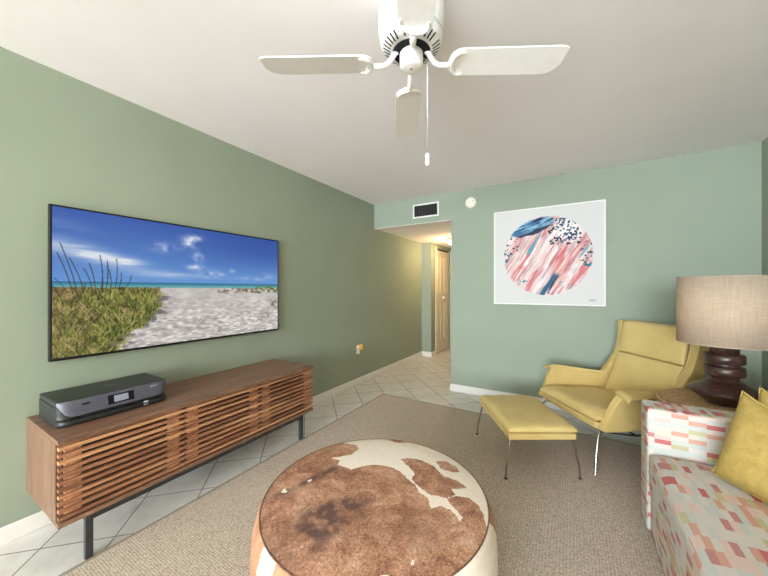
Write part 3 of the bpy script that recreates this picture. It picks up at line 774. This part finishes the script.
# ------------------------------------------------------------------ art on the back wall
def artwork(n=300):
    t, s = np.meshgrid(np.linspace(0, 1, n), np.linspace(0, 1, n), indexing='ij')
    img = np.full((n, n, 3), 0.)+np.array((204,201,197))
    x = (s-.503)/.412; y = (t-.498)/.414                 # circle coordinates, y down
    r = np.hypot(x, y); m = 1-sst(.985, 1.0, r)
    # strokes run from lower left to upper right
    a = x*.86+y*.51; b = x*.51-y*.86                      # a across, b along the strokes
    f = fbm(a*12+vn(b*2, a*2, 5), b*1.5, 40, 5); f2 = fbm(a*30, b*2.0+3, 44, 4); f3 = fbm(x*4, y*4, 47, 3)
    c = np.array((216,192,190))*np.ones(img.shape)
    c = blend(c, (206,136,134), sst(.46, .62, f)*.9)
    c = blend(c, (196,98,100), sst(.56, .70, f)*.8)
    c = blend(c, (222,214,210), sst(.50, .64, f2)*.8)
    c = blend(c, (140,116,126), sst(.56, .68, fbm(a*30, b*2.5, 50, 4))*.5)
    c = blend(c, (216,160,140), sst(.52, .64, f3)*.25)
    def stroke(a0, w, b0, b1, col, am=1., sd=60):
        e = fbm(a*20, b*3, sd, 3)-.5
        return blend(c, col, am*(1-sst(w*.5, w*1.3, np.abs(a-a0+e*.10)))*sst(b0-.08, b0+.05, b)*(1-sst(b1-.05, b1+.08, b)))
    c = stroke(-.38, .035, -.15, .42, (70,150,166), .8, 61)
    c = stroke(-.30, .03, -.45, .30, (226,236,234), .9, 62)
    c = stroke(.42, .07, -.92, -.30, (40,84,116), .95, 63)
    c = stroke(.50, .035, -.75, -.32, (30,40,62), .9, 64)
    c = stroke(.66, .03, .30, .62, (90,150,176), .8, 65)
    c = stroke(.14, .03, -.25, .25, (246,236,232), .8, 66)
    c = stroke(-.72, .03, -.30, -.05, (214,104,104), .5, 67)
    # blue leaf at the upper left
    e1 = (x+.30)*.93-(y+.70)*.36*-1*-1; 
    lx = (x+.28)*math.cos(-.33)-(y+.74)*math.sin(-.33)*-1; 
    p = (x+.30)*.95+(y+.74)*-.31; q = (x+.30)*.31+(y+.74)*.95
    leaf = 1-sst(.82, 1.0, np.hypot(p/.56, q/.20)+.25*(fbm(x*7, y*7, 70)-.5))
    lc = np.array((58,104,142))*np.ones(img.shape)
    lc = blend(lc, (126,168,192), sst(.48, .62, fbm(p*4, q*26, 72, 4)))
    lc = blend(lc, (24,36,66), sst(.55, .66, fbm(p*3, q*22, 75, 4)))
    lc = blend(lc, (26,38,62), sst(.05, .13, q)*.8)
    c = c*(1-leaf[..., None])+lc*leaf[..., None]
    # speckles
    rs = np.random.RandomState(5)
    white = np.exp(-(((x-.50)/.30)**2+((y+.60)/.30)**2)**2); c = blend(c, (236,234,230), white*.85)
    def spots(n_, cx, cy, rx, ry, col, r0, r1):
        nonlocal c
        for _ in range(n_):
            px, py = cx+rx*rs.uniform(-1, 1), cy+ry*rs.uniform(-1, 1); rr = rs.uniform(r0, r1); k = rs.uniform(.6, 1.5)
            c = blend(c, col, 1-sst(rr*.7, rr*1.2, np.hypot((x-px)*k, (y-py)/k)))
    spots(95, .42, -.58, .34, .32, (34,44,58), .012, .032)
    spots(30, .50, -.60, .28, .3, (70,104,140), .012, .03)
    spots(22, .86, -.02, .12, .34, (34,60,66), .010, .028)
    spots(9, .88, .20, .08, .14, (30,110,120), .02, .04)
    spots(22, -.80, -.28, .22, .22, (40,50,62), .012, .030)
    spots(8, -.92, .02, .06, .12, (40,90,120), .02, .035)
    spots(8, -.50, .66, .12, .08, (70,140,150), .015, .03)
    spots(8, -.10, .93, .2, .04, (40,90,120), .012, .022)
    spots(10, .45, .74, .2, .1, (120,150,150), .010, .022)
    img = img*(1-m[..., None])+c*m[..., None]
    # pencil signature at the lower right
    for i in range(60):
        u = i/59.; sx = .88+.05*u; sy = .955+.006*math.sin(u*30)+.003*math.sin(u*71)
        img = blend(img, (150,148,146), .7*(1-sst(.0015, .004, np.hypot(s-sx, t-sy))))
    return np.clip(img, 0, 255)
AX0, AX1, AZ0, AZ1 = -.753, .289, 1.083, 2.121
ac = (AX0+AX1)/2
art = thing('framed_art', 'square framed abstract print with a pink and blue circle on back wall', 'picture', (ac, YB, AZ0))
off = (ac, YB, AZ0)
fr = MB(off)
w = .012
fr.box(AX0, AX1, YB-.036, YB, AZ0, AZ0+w).box(AX0, AX1, YB-.036, YB, AZ1-w, AZ1).box(AX0, AX0+w, YB-.036, YB, AZ0+w, AZ1-w).box(AX1-w, AX1, YB-.036, YB, AZ0+w, AZ1-w)
fr.build('frame', M['white'], art, bevel=.002)
picture_mesh('print', artwork(), lambda u, v: np.stack([AX0+w+(AX1-AX0-2*w)*u-ac, np.full_like(u, -.030), AZ1-w-(AZ1-AZ0-2*w)*v-AZ0], 1), M['art'], art)
MB(off).box(AX0+w, AX1-w, YB-.028, YB-.002, AZ0+w, AZ1-w).build('backing_board', M['white'], art)

# ------------------------------------------------------------------ vent, detector, outlets, passage light
vx0, vx1, vz0, vz1 = -1.785, -1.425, 2.172, 2.355
vn_ = thing('air_vent', 'white framed dark air vent grille above the passage', 'vent', ((vx0+vx1)/2, YB, vz0))
off = ((vx0+vx1)/2, YB, vz0); w = .021
MB(off).box(vx0, vx1, YB-.012, YB, vz0, vz0+w).box(vx0, vx1, YB-.012, YB, vz1-w, vz1).box(vx0, vx0+w, YB-.012, YB, vz0+w, vz1-w).box(vx1-w, vx1, YB-.012, YB, vz0+w, vz1-w).build('frame', M['white'], vn_, bevel=.003)
MB(off).box(vx0+w, vx1-w, YB-.003, YB-.001, vz0+w, vz1-w).build('duct_opening', M['dark'], vn_)
lv = MB(off)
for i in range(15):
    x = vx0+w+(vx1-vx0-2*w)*(i+.5)/15
    lv.add([(x-.003, YB-.010, vz0+w), (x-.001, YB-.010, vz0+w), (x+.004, YB-.0035, vz0+w), (x+.002, YB-.0035, vz0+w), (x-.003, YB-.010, vz1-w), (x-.001, YB-.010, vz1-w), (x+.004, YB-.0035, vz1-w), (x+.002, YB-.0035, vz1-w)],
           [(0,1,2,3),(7,6,5,4),(0,4,5,1),(1,5,6,2),(2,6,7,3),(3,7,4,0)])
lv.build('louvres', simple('vent_grey', (74,74,72), .5, .4, .2, .05), vn_)
sd = thing('smoke_detector', 'small round cream detector high on the back wall', 'smoke detector', (-1.023, YB, 2.278))
body = MB().lathe([(.066, 0), (.066, .014), (.060, .026), (.045, .032), (.0, .034)], seg=40)
body.v = [Matrix.Rotation(PI/2, 4, 'X') @ v for v in body.v]
body.build('cover', M['cream'], sd)
MB().box(.028, .036, -.0345, -.031, .012, .018).build('indicator', M['dark'], sd)
ol = thing('wall_outlet', 'small ivory outlet plate with amber plug-in on the left wall', 'outlet', (XL, 3.335, .455))
off = (XL, 3.335, .455)
MB(off).box(XL, XL+.006, 3.30, 3.37, .40, .515).build('plate', M['plate'], ol, bevel=.003)
pl = MB(off).lathe([(.0, -.032), (.02, -.03), (.026, -.012), (.02, .004), (.026, .016), (.022, .03), (.0, .036)], (XL+.034, 3.356, .49), 20).build('plug_in', M['amber'], ol)
MB(off).box(XL+.006, XL+.02, 3.342, 3.37, .475, .505).build('plug_body', M['plate'], ol)
ob = thing('wall_outlet', 'sage painted outlet plate on back wall just above the chair arm', 'outlet', (.19, YB, .48))
off = (.19, YB, .48)
pb = MB(off).box(.155, .225, YB-.006, YB, .423, .537).build('plate', M['paint'], ob, bevel=.003)
MB(off).box(.174, .206, YB-.0075, YB-.005, .488, .516).box(.174, .206, YB-.0075, YB-.005, .444, .472).build('socket', M['paint'], pb)

hl = thing('passage_ceiling_light', 'glowing round glass ceiling light in the passage', 'ceiling light', (-1.72, 5.2, ZS))
MB().lathe([(.0, 0), (.13, 0), (.13, -.02), (.10, -.022)][::-1], seg=36).build('base_plate', M['brass'], hl)
MB().lathe([(.0, -.105), (.05, -.10), (.09, -.08), (.112, -.05), (.115, -.02)], seg=36).build('glass_bowl', M['bulb'], hl)

# ------------------------------------------------------------------ leather stool (footrest)
SR = math.radians(30.94)
st = thing('leather_footstool', 'low mustard leather footstool in front of the lounge chair', 'footstool', (-.318, 2.556, .0105), SR)
hw, hd = .222, .315
MB().box(-hw, hw, -hd, hd, .252, .296).build('seat_frame', M['shell'], st, bevel=.012, seg=3)
rr = random.Random(2)
def wrinkle(u, v): return .004*math.sin(9*u+5*v+1)*math.sin(7*v-3*u)+.003*math.sin(19*u-13*v)
cu = pad([(-hw-.002,-hd-.002,.312),(hw+.002,-hd-.002,.312),(hw+.002,hd+.002,.312),(-hw-.002,hd+.002,.312)], (0,0,1), .042, .016, n=30, p=5, q=3.2, edge=.004, wob=wrinkle)
cu.build('seat_cushion', M['leather'], st, merge=.0003)
for sx_ in (-1, 1):
    for sy_ in (-1, 1):
        x, y = sx_*(hw-.018), sy_*(hd-.025)
        lg = MB().tube([(x, y, .254), (x+sx_*.012, y+sy_*.008, .20), (x+sx_*.03, y+sy_*.018, .10), (x+sx_*.036, y+sy_*.02, .07), (x+sx_*.04, y+sy_*.022, .006)], .0065, 10).build('leg', M['chrome'], st)
        MB().lathe([(.0, 0), (.011, 0), (.011, .006), (.0065, .012)], (x+sx_*.04, y+sy_*.022, 0), 14).build('foot', M['steel'], lg)

# ------------------------------------------------------------------ lounge chair
CA = math.radians(30.94+180+5)
_cl, _cd = 1.775, 2.465
chr_ = thing('lounge_chair', 'mustard leather high back lounge chair beside the back wall', 'armchair',
             (_cl*.8577-_cd*.5142, _cl*.5142+_cd*.8577, .0105), CA)
Z0 = -.0105
def smooth_path(P, n):
    out = []
    for i in range(len(P)-1):
        p0 = np.array(P[max(i-1, 0)]); p1 = np.array(P[i]); p2 = np.array(P[i+1]); p3 = np.array(P[min(i+2, len(P)-1)])
        for k in range(n):
            t = k/n
            m1 = (p2-p0)*.32; m2 = (p3-p1)*.32
            h = (2*t**3-3*t**2+1)*p1+(t**3-2*t**2+t)*m1+(-2*t**3+3*t**2)*p2+(t**3-t**2)*m2
            out.append(tuple(h))
    out.append(tuple(P[-1])); return out
FRONT = [(.362,.312),(.33,.36),(.235,.552),(.08,.535),(-.17,.505),(-.25,.575),(-.335,.69),(-.372,.82),(-.385,.97)]
REAR = [(.345,.302),(.24,.300),(.10,.299),(-.05,.298),(-.31,.30),(-.365,.42),(-.41,.55),(-.455,.78),(-.465,.965)]
Fp, Rp_ = smooth_path(FRONT, 5), smooth_path(REAR, 5)
def half_width(x, z):
    w = .345-.055*sst(.1, -.35, np.array(x)) if False else .345-.05*float(np.clip((.2-x)/.6, 0, 1))
    arm = float(np.clip((z-.34)/.22, 0, 1)) if z < .60 else max(0, 1-(z-.60)/.15)
    fr_ = float(np.clip((x+.22)/.4, 0, 1))
    return w+.035*arm*arm*fr_+.02*float(np.clip((z-.5)/.4, 0, 1))
for sgn in (1, -1):
    rows = []
    for a, b in zip(Fp, Rp_):
        row = []
        for k in range(9):
            t = k/8; x = a[0]*(1-t)+b[0]*t; z = a[1]*(1-t)+b[1]*t
            row.append((x, sgn*half_width(x, z), z+Z0))
        rows.append(row)
    MB().sheet(rows).build('side_panel', M['shell'], chr_, solid=.05, bevel=.016, seg=3, merge=.0005)
    # padded arm rest flaring outward over the panel
    ap = smooth_path([(.255,.548),(.22,.560),(.08,.545),(-.08,.524),(-.20,.512)], 6)
    rows = []
    for i, (x, z) in enumerate(ap):
        q = i/(len(ap)-1); wo = .095*(1-q)**.8+.015; hw0 = half_width(x, z)
        yi, yo = hw0-.030, hw0+wo*.75
        rows.append([(x, sgn*(yi+(yo-yi)*j/6), z+Z0+.004-.028*(j/6)**2) for j in range(7)])
    MB().sheet(rows).build('armrest', M['leather'], chr_, solid=.022, bevel=.009, seg=3)
    # welt along the wing's front edge
    wp = [(x+.004, sgn*(half_width(x, z)-.022), z+Z0) for x, z in Fp[25:]]
    MB().tube(wp, .004, 8).build('wing_piping', M['leather'], chr_)
# seat rail, cushion
def yw(x): return half_width(x, .33)-.026
rl = MB()
rl.prism([(.358,-.30),(.362,-.15),(.366,0),(.362,.15),(.358,.30),(.34,yw(.3)),(-.30,yw(-.3)),(-.30,-yw(-.3)),(.34,-yw(.3))], 'z', .296+Z0, .345+Z0)
rl.build('seat_rail', M['shell'], chr_, bevel=.014, seg=3)
sc_ = pad([(.375,-.318,.368+Z0),(.375,.318,.368+Z0),(-.24,.285,.335+Z0),(-.24,-.285,.335+Z0)], (0,0,1), .068, .016, n=32, p=5, q=2.6, edge=.006, wob=lambda u, v: .006*math.sin(5*u+2)*math.sin(6*v)+.003*math.sin(17*u+9*v))
sc_.build('seat_cushion', M['leather'], chr_, merge=.0003)
# back: lower pad and head pad, with the shell behind them
def back_pt(h, y):            # inner face of the back
    x = -.205-.185*(h-.36)/.60-.03*math.sin(max(0, min(1, (h-.36)/.6))*PI)
    return (x, y, h+Z0)
def bw(h): return .275
nb = (1, 0, .30)
def back_pad(name, h0, h1, th):
    a, b = bw(h0), bw(h1)
    m = pad([back_pt(h0,-a), back_pt(h0,a), back_pt(h1,b), back_pt(h1,-b)], nb, th, .02, n=26, p=9, q=3.0, edge=.006, wob=lambda u, v: .003*math.sin(7*u)*math.sin(9*v+1))
    m.build(name, M['leather'], chr_, merge=.0003)
back_pad('back_cushion', .35, .70, .026)
back_pad('head_cushion', .705, .966, .026)
rows = []
for i in range(13):
    h = .285+(.972-.285)*i/12; rows.append([(back_pt(max(h, .36), 0)[0]-.055-.008*(1-(2*j/10-1)**2), (2*j/10-1)*.312, h+Z0) for j in range(11)])
MB().sheet(rows).build('back_shell', M['shell'], chr_, solid=.06, bevel=.018, seg=3)
# steel base
for sgn in (1, -1):
    for fx_, kind in ((.315, 'f'), (-.30, 'r')):
        d = 1 if kind == 'f' else -1
        y = sgn*.30
        lg = MB().tube([(fx_, y, .288+Z0), (fx_+d*.03, y+sgn*.012, .25+Z0), (fx_+d*.06, y+sgn*.03, .12+Z0), (fx_+d*.082, y+sgn*.050, .003)], .0085, 12).build('leg', M['chrome'], chr_)
MB().tube([(.315, -.29, .272+Z0), (.05, -.30, .235+Z0), (-.30, -.29, .272+Z0)], .006, 8).tube([(.315, .29, .272+Z0), (.05, .30, .235+Z0), (-.30, .29, .272+Z0)], .006, 8).tube([(.05, -.30, .235+Z0), (.05, .30, .235+Z0)], .006, 8).build('base_rods', M['steel'], chr_)

# ------------------------------------------------------------------ sofa
SX0, SX1, SY0, SY1 = .33, 1.285, .12, 2.205
sofa = thing('sofa', 'sofa in pale fabric printed with red and olive blocks by the right wall', 'sofa', (.8, 1.16, .0105))
off = Vector((.8, 1.16, .0105))
def uv_blocks(o):
    me = o.data; uv = me.uv_layers.new(name='UVMap')
    for p in me.polygons:
        n = p.normal; ax = max(range(3), key=lambda k: abs(n[k]))
        for li in p.loop_indices:
            c = me.vertices[me.loops[li].vertex_index].co
            if o.get('lay') == 'arm':
                if ax == 0: q = (c.y+20*.063, c.z)
                elif ax == 1: q = (c.x, c.z)
                else: q = (c.y+.02, c.x)
            else:
                if ax == 0: q = (c.y, -c.z)
                elif ax == 2: q = (c.y, c.x)
                else: q = (c.x, c.z)
            uv.data[li].uv = q
    if 'lay' in o: del o['lay']
def sbox(name, x0, x1, y0, y1, z0, z1, lay=None, bevel=.02):
    # subdivided rounded block so the print follows its faces
    bm = bmesh.new(); bmesh.ops.create_cube(bm, size=1)
    for v in bm.verts:
        v.co = Vector(((x0+x1)/2+v.co.x*(x1-x0), (y0+y1)/2+v.co.y*(y1-y0), (z0+z1)/2+v.co.z*(z1-z0)))-off
    bmesh.ops.bevel(bm, geom=bm.edges[:], offset=bevel, segments=4, affect='EDGES', profile=.5)
    me = bpy.data.meshes.new(name); bm.to_mesh(me); bm.free(); me.materials.append(M['fabric'])
    o = bpy.data.objects.new(name, me); COL.objects.link(o); o.parent = sofa
    if lay: o['lay'] = lay
    uv_blocks(o)
    for p in me.polygons: p.use_smooth = True
    md = o.modifiers.new('wn', 'WEIGHTED_NORMAL')
    return o
sbox('arm', SX0, SX1, 2.04, SY1, .03, .652, 'arm', .016)
sbox('arm', SX0, SX1, SY0, SY0+.165, .03, .64, 'arm', .016)
sbox('base', SX0+.012, SX1, SY0+.166, 2.039, .03, .245, None, .012)
sbox('backrest', 1.06, SX1, SY0+.166, 2.039, .246, .80, None, .03)
def soft(name, x0, x1, y0, y1, z0, z1, crown, ax='z'):
    n = 28
    def sq(t): return .5-.5*math.cos(PI*t)
    bm = bmesh.new(); bmesh.ops.create_cube(bm, size=1)
    bmesh.ops.subdivide_edges(bm, edges=bm.edges[:], cuts=26, use_grid_fill=True)
    for v in bm.verts:
        a = [abs(c)*2 for c in v.co]; s_ = [math.copysign(1, c) for c in v.co]
        L = [x1-x0, y1-y0, z1-z0]; r = .024
        h = [l/2 for l in L]
        p = [v.co[k]*L[k] for k in range(3)]
        # round the corners: pull to a rounded box
        q = [max(-(h[k]-r), min(h[k]-r, p[k])) for k in range(3)]
        dv = Vector([p[k]-q[k] for k in range(3)])
        if dv.length > 1e-9:
            dv = dv.normalized()*r if dv.length > r*.0 and (abs(abs(p[0])-h[0]) < 1e-6 or abs(abs(p[1])-h[1]) < 1e-6 or abs(abs(p[2])-h[2]) < 1e-6) else dv
        p = Vector(q)+dv
        e0 = 1-(abs(p.x)/h[0])**4; e1 = 1-(abs(p.y)/h[1])**6; e2 = 1-(abs(p.z)/h[2])**4
        if ax == 'z' and p.z > 0: p.z += crown*max(0, e0)**.5*max(0, e1)**.5
        if ax == 'x': p.x -= crown*max(0, e2)**.5*max(0, e1)**.5 if p.x < 0 else 0
        v.co = p+Vector(((x0+x1)/2, (y0+y1)/2, (z0+z1)/2))-off
    me = bpy.data.meshes.new(name); bm.to_mesh(me); bm.free(); me.materials.append(M['fabric'])
    o = bpy.data.objects.new(name, me); COL.objects.link(o); o.parent = sofa; uv_blocks(o)
    for p in me.polygons: p.use_smooth = True
    return o
soft('seat_cushion', SX0, 1.055, SY0+.167, 2.038, .247, .432, .026)
for ya, yb in ((SY0+.17, 1.155), (1.165, 2.035)):
    soft('back_cushion', .90, 1.058, ya, yb, .462, .86, .035, 'x')
for x in (SX0+.05, SX1-.05):
    for y in (SY0+.05, SY1-.05):
        MB(off).box(x-.025, x+.025, y-.025, y+.025, .0105, .032).build('leg', M['dark'], sofa)

# ------------------------------------------------------------------ cushions
def pillow(label, p0, bdir, udir, size, T_, seed, drop=.12):
    p0 = Vector(p0); b = Vector(bdir).normalized(); u = Vector(udir).normalized(); n = b.cross(u).normalized()
    root = thing('throw_pillow', label, 'pillow', tuple(p0+b*size/2), 0, None)
    N = 26; rows_t, rows_b, ring = [], [], []
    rg = random.Random(seed); ph = [rg.uniform(0, 6) for _ in range(4)]
    def pt(i, j, side):
        s, t = 2*i/N-1, 2*j/N-1
        pin = 1-.075*(1-t*t) if False else 1
        x = s*(1-.055*(1-t*t)*abs(s)**3); y = t*(1-(.17 if t > 0 else .03)*(1-s*s)*abs(t)**3)
        th = T_*(max(0, 1-s**4)**.75*max(0, 1-t**4)**.75)
        w = 1+.06*math.sin(4*s+ph[0])*math.sin(3.3*t+ph[1])
        return b*(x*.5*size)+u*((y+1)*.5*size*(1-drop*(s+1)/2))+n*side*th*w
    top = [[pt(i, j, 1) for j in range(N+1)] for i in range(N+1)]
    bot = [[pt(i, j, -1) for j in range(N+1)] for i in range(N+1)]
    m = MB(); m.sheet(top); m.sheet(bot, flip=True)
    m.build('cover', M['velvet'], root, merge=.0005)
    ring = [top[i][0] for i in range(N)]+[top[N][j] for j in range(N)]+[top[i][N] for i in range(N, 0, -1)]+[top[0][j] for j in range(N, 0, -1)]
    MB().tube(ring, .0035, 8, closed=True).build('piping', M['velvet'], root)
    return root
pillow('mustard velvet pillow in front, leaning forward of its twin on the sofa', (.525, 1.885, .462), (.48, -.877, 0), (.10, .035, .36), .375, .060, 1)
pillow('mustard velvet pillow mostly hidden behind the front pillow on the sofa', (.652, 1.972, .464), (.40, -.92, 0), (.042, .0, .37), .372, .045, 2)

# ------------------------------------------------------------------ side table and lamp
TXc, TYc, TH = .757, 2.54, .584
tb = thing('side_table', 'round brown woven side table in the corner behind the sofa arm', 'side table', (TXc, TYc, .0112))
MB().lathe([(.0, TH-.05), (.27, TH-.05), (.296, TH-.042), (.304, TH-.026), (.298, TH-.009), (.28, TH), (.0, TH)], seg=72).build('table_top', M['wicker'], tb)
MB().lathe([(.0, 0), (.20, 0), (.20, .02), (.15, .05), (.12, .28), (.15, TH-.08), (.2, TH-.05), (.0, TH-.05)], seg=48).build('pedestal', M['wicker'], tb)
lp = thing('table_lamp', 'table lamp with a linen drum shade and dark turned wood base', 'lamp', (TXc-.003, TYc, TH+.0118))
MB().lathe([(.0, 0), (.066, 0), (.074, .005), (.150, .066), (.154, .073), (.150, .080), (.078, .130), (.060, .136), (.060, .168), (.0, .168)], seg=56).build('base', M['lampwood'], lp)
for z0 in (.166, .236):
    MB().lathe([(.0, z0), (.078, z0), (.084, z0+.004), (.085, z0+.026), (.084, z0+.048), (.078, z0+.052), (.0, z0+.052)], seg=48).build('disc', M['lampwood'], lp)
MB().lathe([(.0, .217), (.062, .217), (.062, .237), (.0, .237)], seg=40).lathe([(.0, .286), (.061, .286), (.061, .36), (.05, .372), (.0, .372)], seg=40).build('column', M['lampwood'], lp)
SB, ST = .347, .728
shd = MB().lathe([(.200, SB), (.198, ST)], seg=72).build('lamp_shade', M['linen'], lp, solid=.003)
for r_, z_ in ((.2, SB), (.198, ST)):
    MB().tube([(r_*math.cos(2*PI*i/72), r_*math.sin(2*PI*i/72), z_) for i in range(72)], .003, 8, closed=True).build('shade_rim', M['linen'], shd)
hr = MB().tube([(0,0,.37), (0,0,.72)], .005, 8)
for k in range(3):
    hr.tube([(0,0,.72), (.198*math.cos(k*2.094), .198*math.sin(k*2.094), .72)], .002, 6)
hr.build('shade_holder', M['brass'], lp)
MB().lathe([(.0, .42), (.014, .425), (.016, .45), (.03, .49), (.033, .515), (.024, .54), (.0, .55)], (.02, 0, 0), 20).build('bulb', M['lampbulb'], lp)

# ------------------------------------------------------------------ light
def light(name, typ, loc, energy, color=(1,1,1), rot=(0,0,0), **kw):
    l = bpy.data.lights.new(name, typ); l.energy = energy; l.color = color
    for k, v in kw.items(): setattr(l, k, v)
    o = bpy.data.objects.new(name, l); COL.objects.link(o); o.location = loc; o.rotation_euler = rot; return o
# daylight through the glass doors behind the viewer
light('daylight_doors', 'AREA', (-.45, YF+.05, 1.7), 1010, (.77, .875, 1.0), (math.radians(66), 0, 0), shape='RECTANGLE', size=3.4, size_y=1.8)
# warm fill added by the right wall behind the viewer, for the left wall
light('warm_fill', 'AREA', (XR-.03, -3.3, 1.2), 105, (1.0, .83, .52), (PI/2, 0, PI/2), shape='RECTANGLE', size=1.8, size_y=1.5)
# sun through the open garden side, added so its floor bounce lifts the ceiling
light('sun', 'SUN', (0, -12, 8), 16, (1.0, .95, .88), (math.radians(50), 0, 0), angle=math.radians(.6))
light('lamp_light', 'POINT', (TXc+.02, TYc, TH+.52), 13, (1.0, .86, .66), shadow_soft_size=.04)
light('passage_light', 'POINT', (-1.72, 5.2, ZS-.17), 27, (1.0, .68, .36), shadow_soft_size=.08)
w = bpy.data.worlds.new('daylight'); SC.world = w; w.use_nodes = True
bg = w.node_tree.nodes['Background']; bg.inputs[0].default_value = (.82, .91, 1.0, 1); bg.inputs[1].default_value = 3.0

# ------------------------------------------------------------------ camera
cam = bpy.data.cameras.new('camera'); co = bpy.data.objects.new('camera', cam); COL.objects.link(co)
co.location = (0, 0, 1.257); co.rotation_euler = (PI/2, 0, math.radians(30.94))
cam.sensor_width = 36; cam.lens = 36*312/768; cam.shift_y = .5/768; cam.clip_start = .05
SC.camera = co
vs_ = SC.view_settings; vs_.view_transform = 'Standard'; vs_.look = 'None'; vs_.gamma = 1; vs_.exposure = 0; vs_.use_curve_mapping = False
SC.cycles.use_denoising = True
SC.cycles.max_bounces = 10; SC.cycles.diffuse_bounces = 6
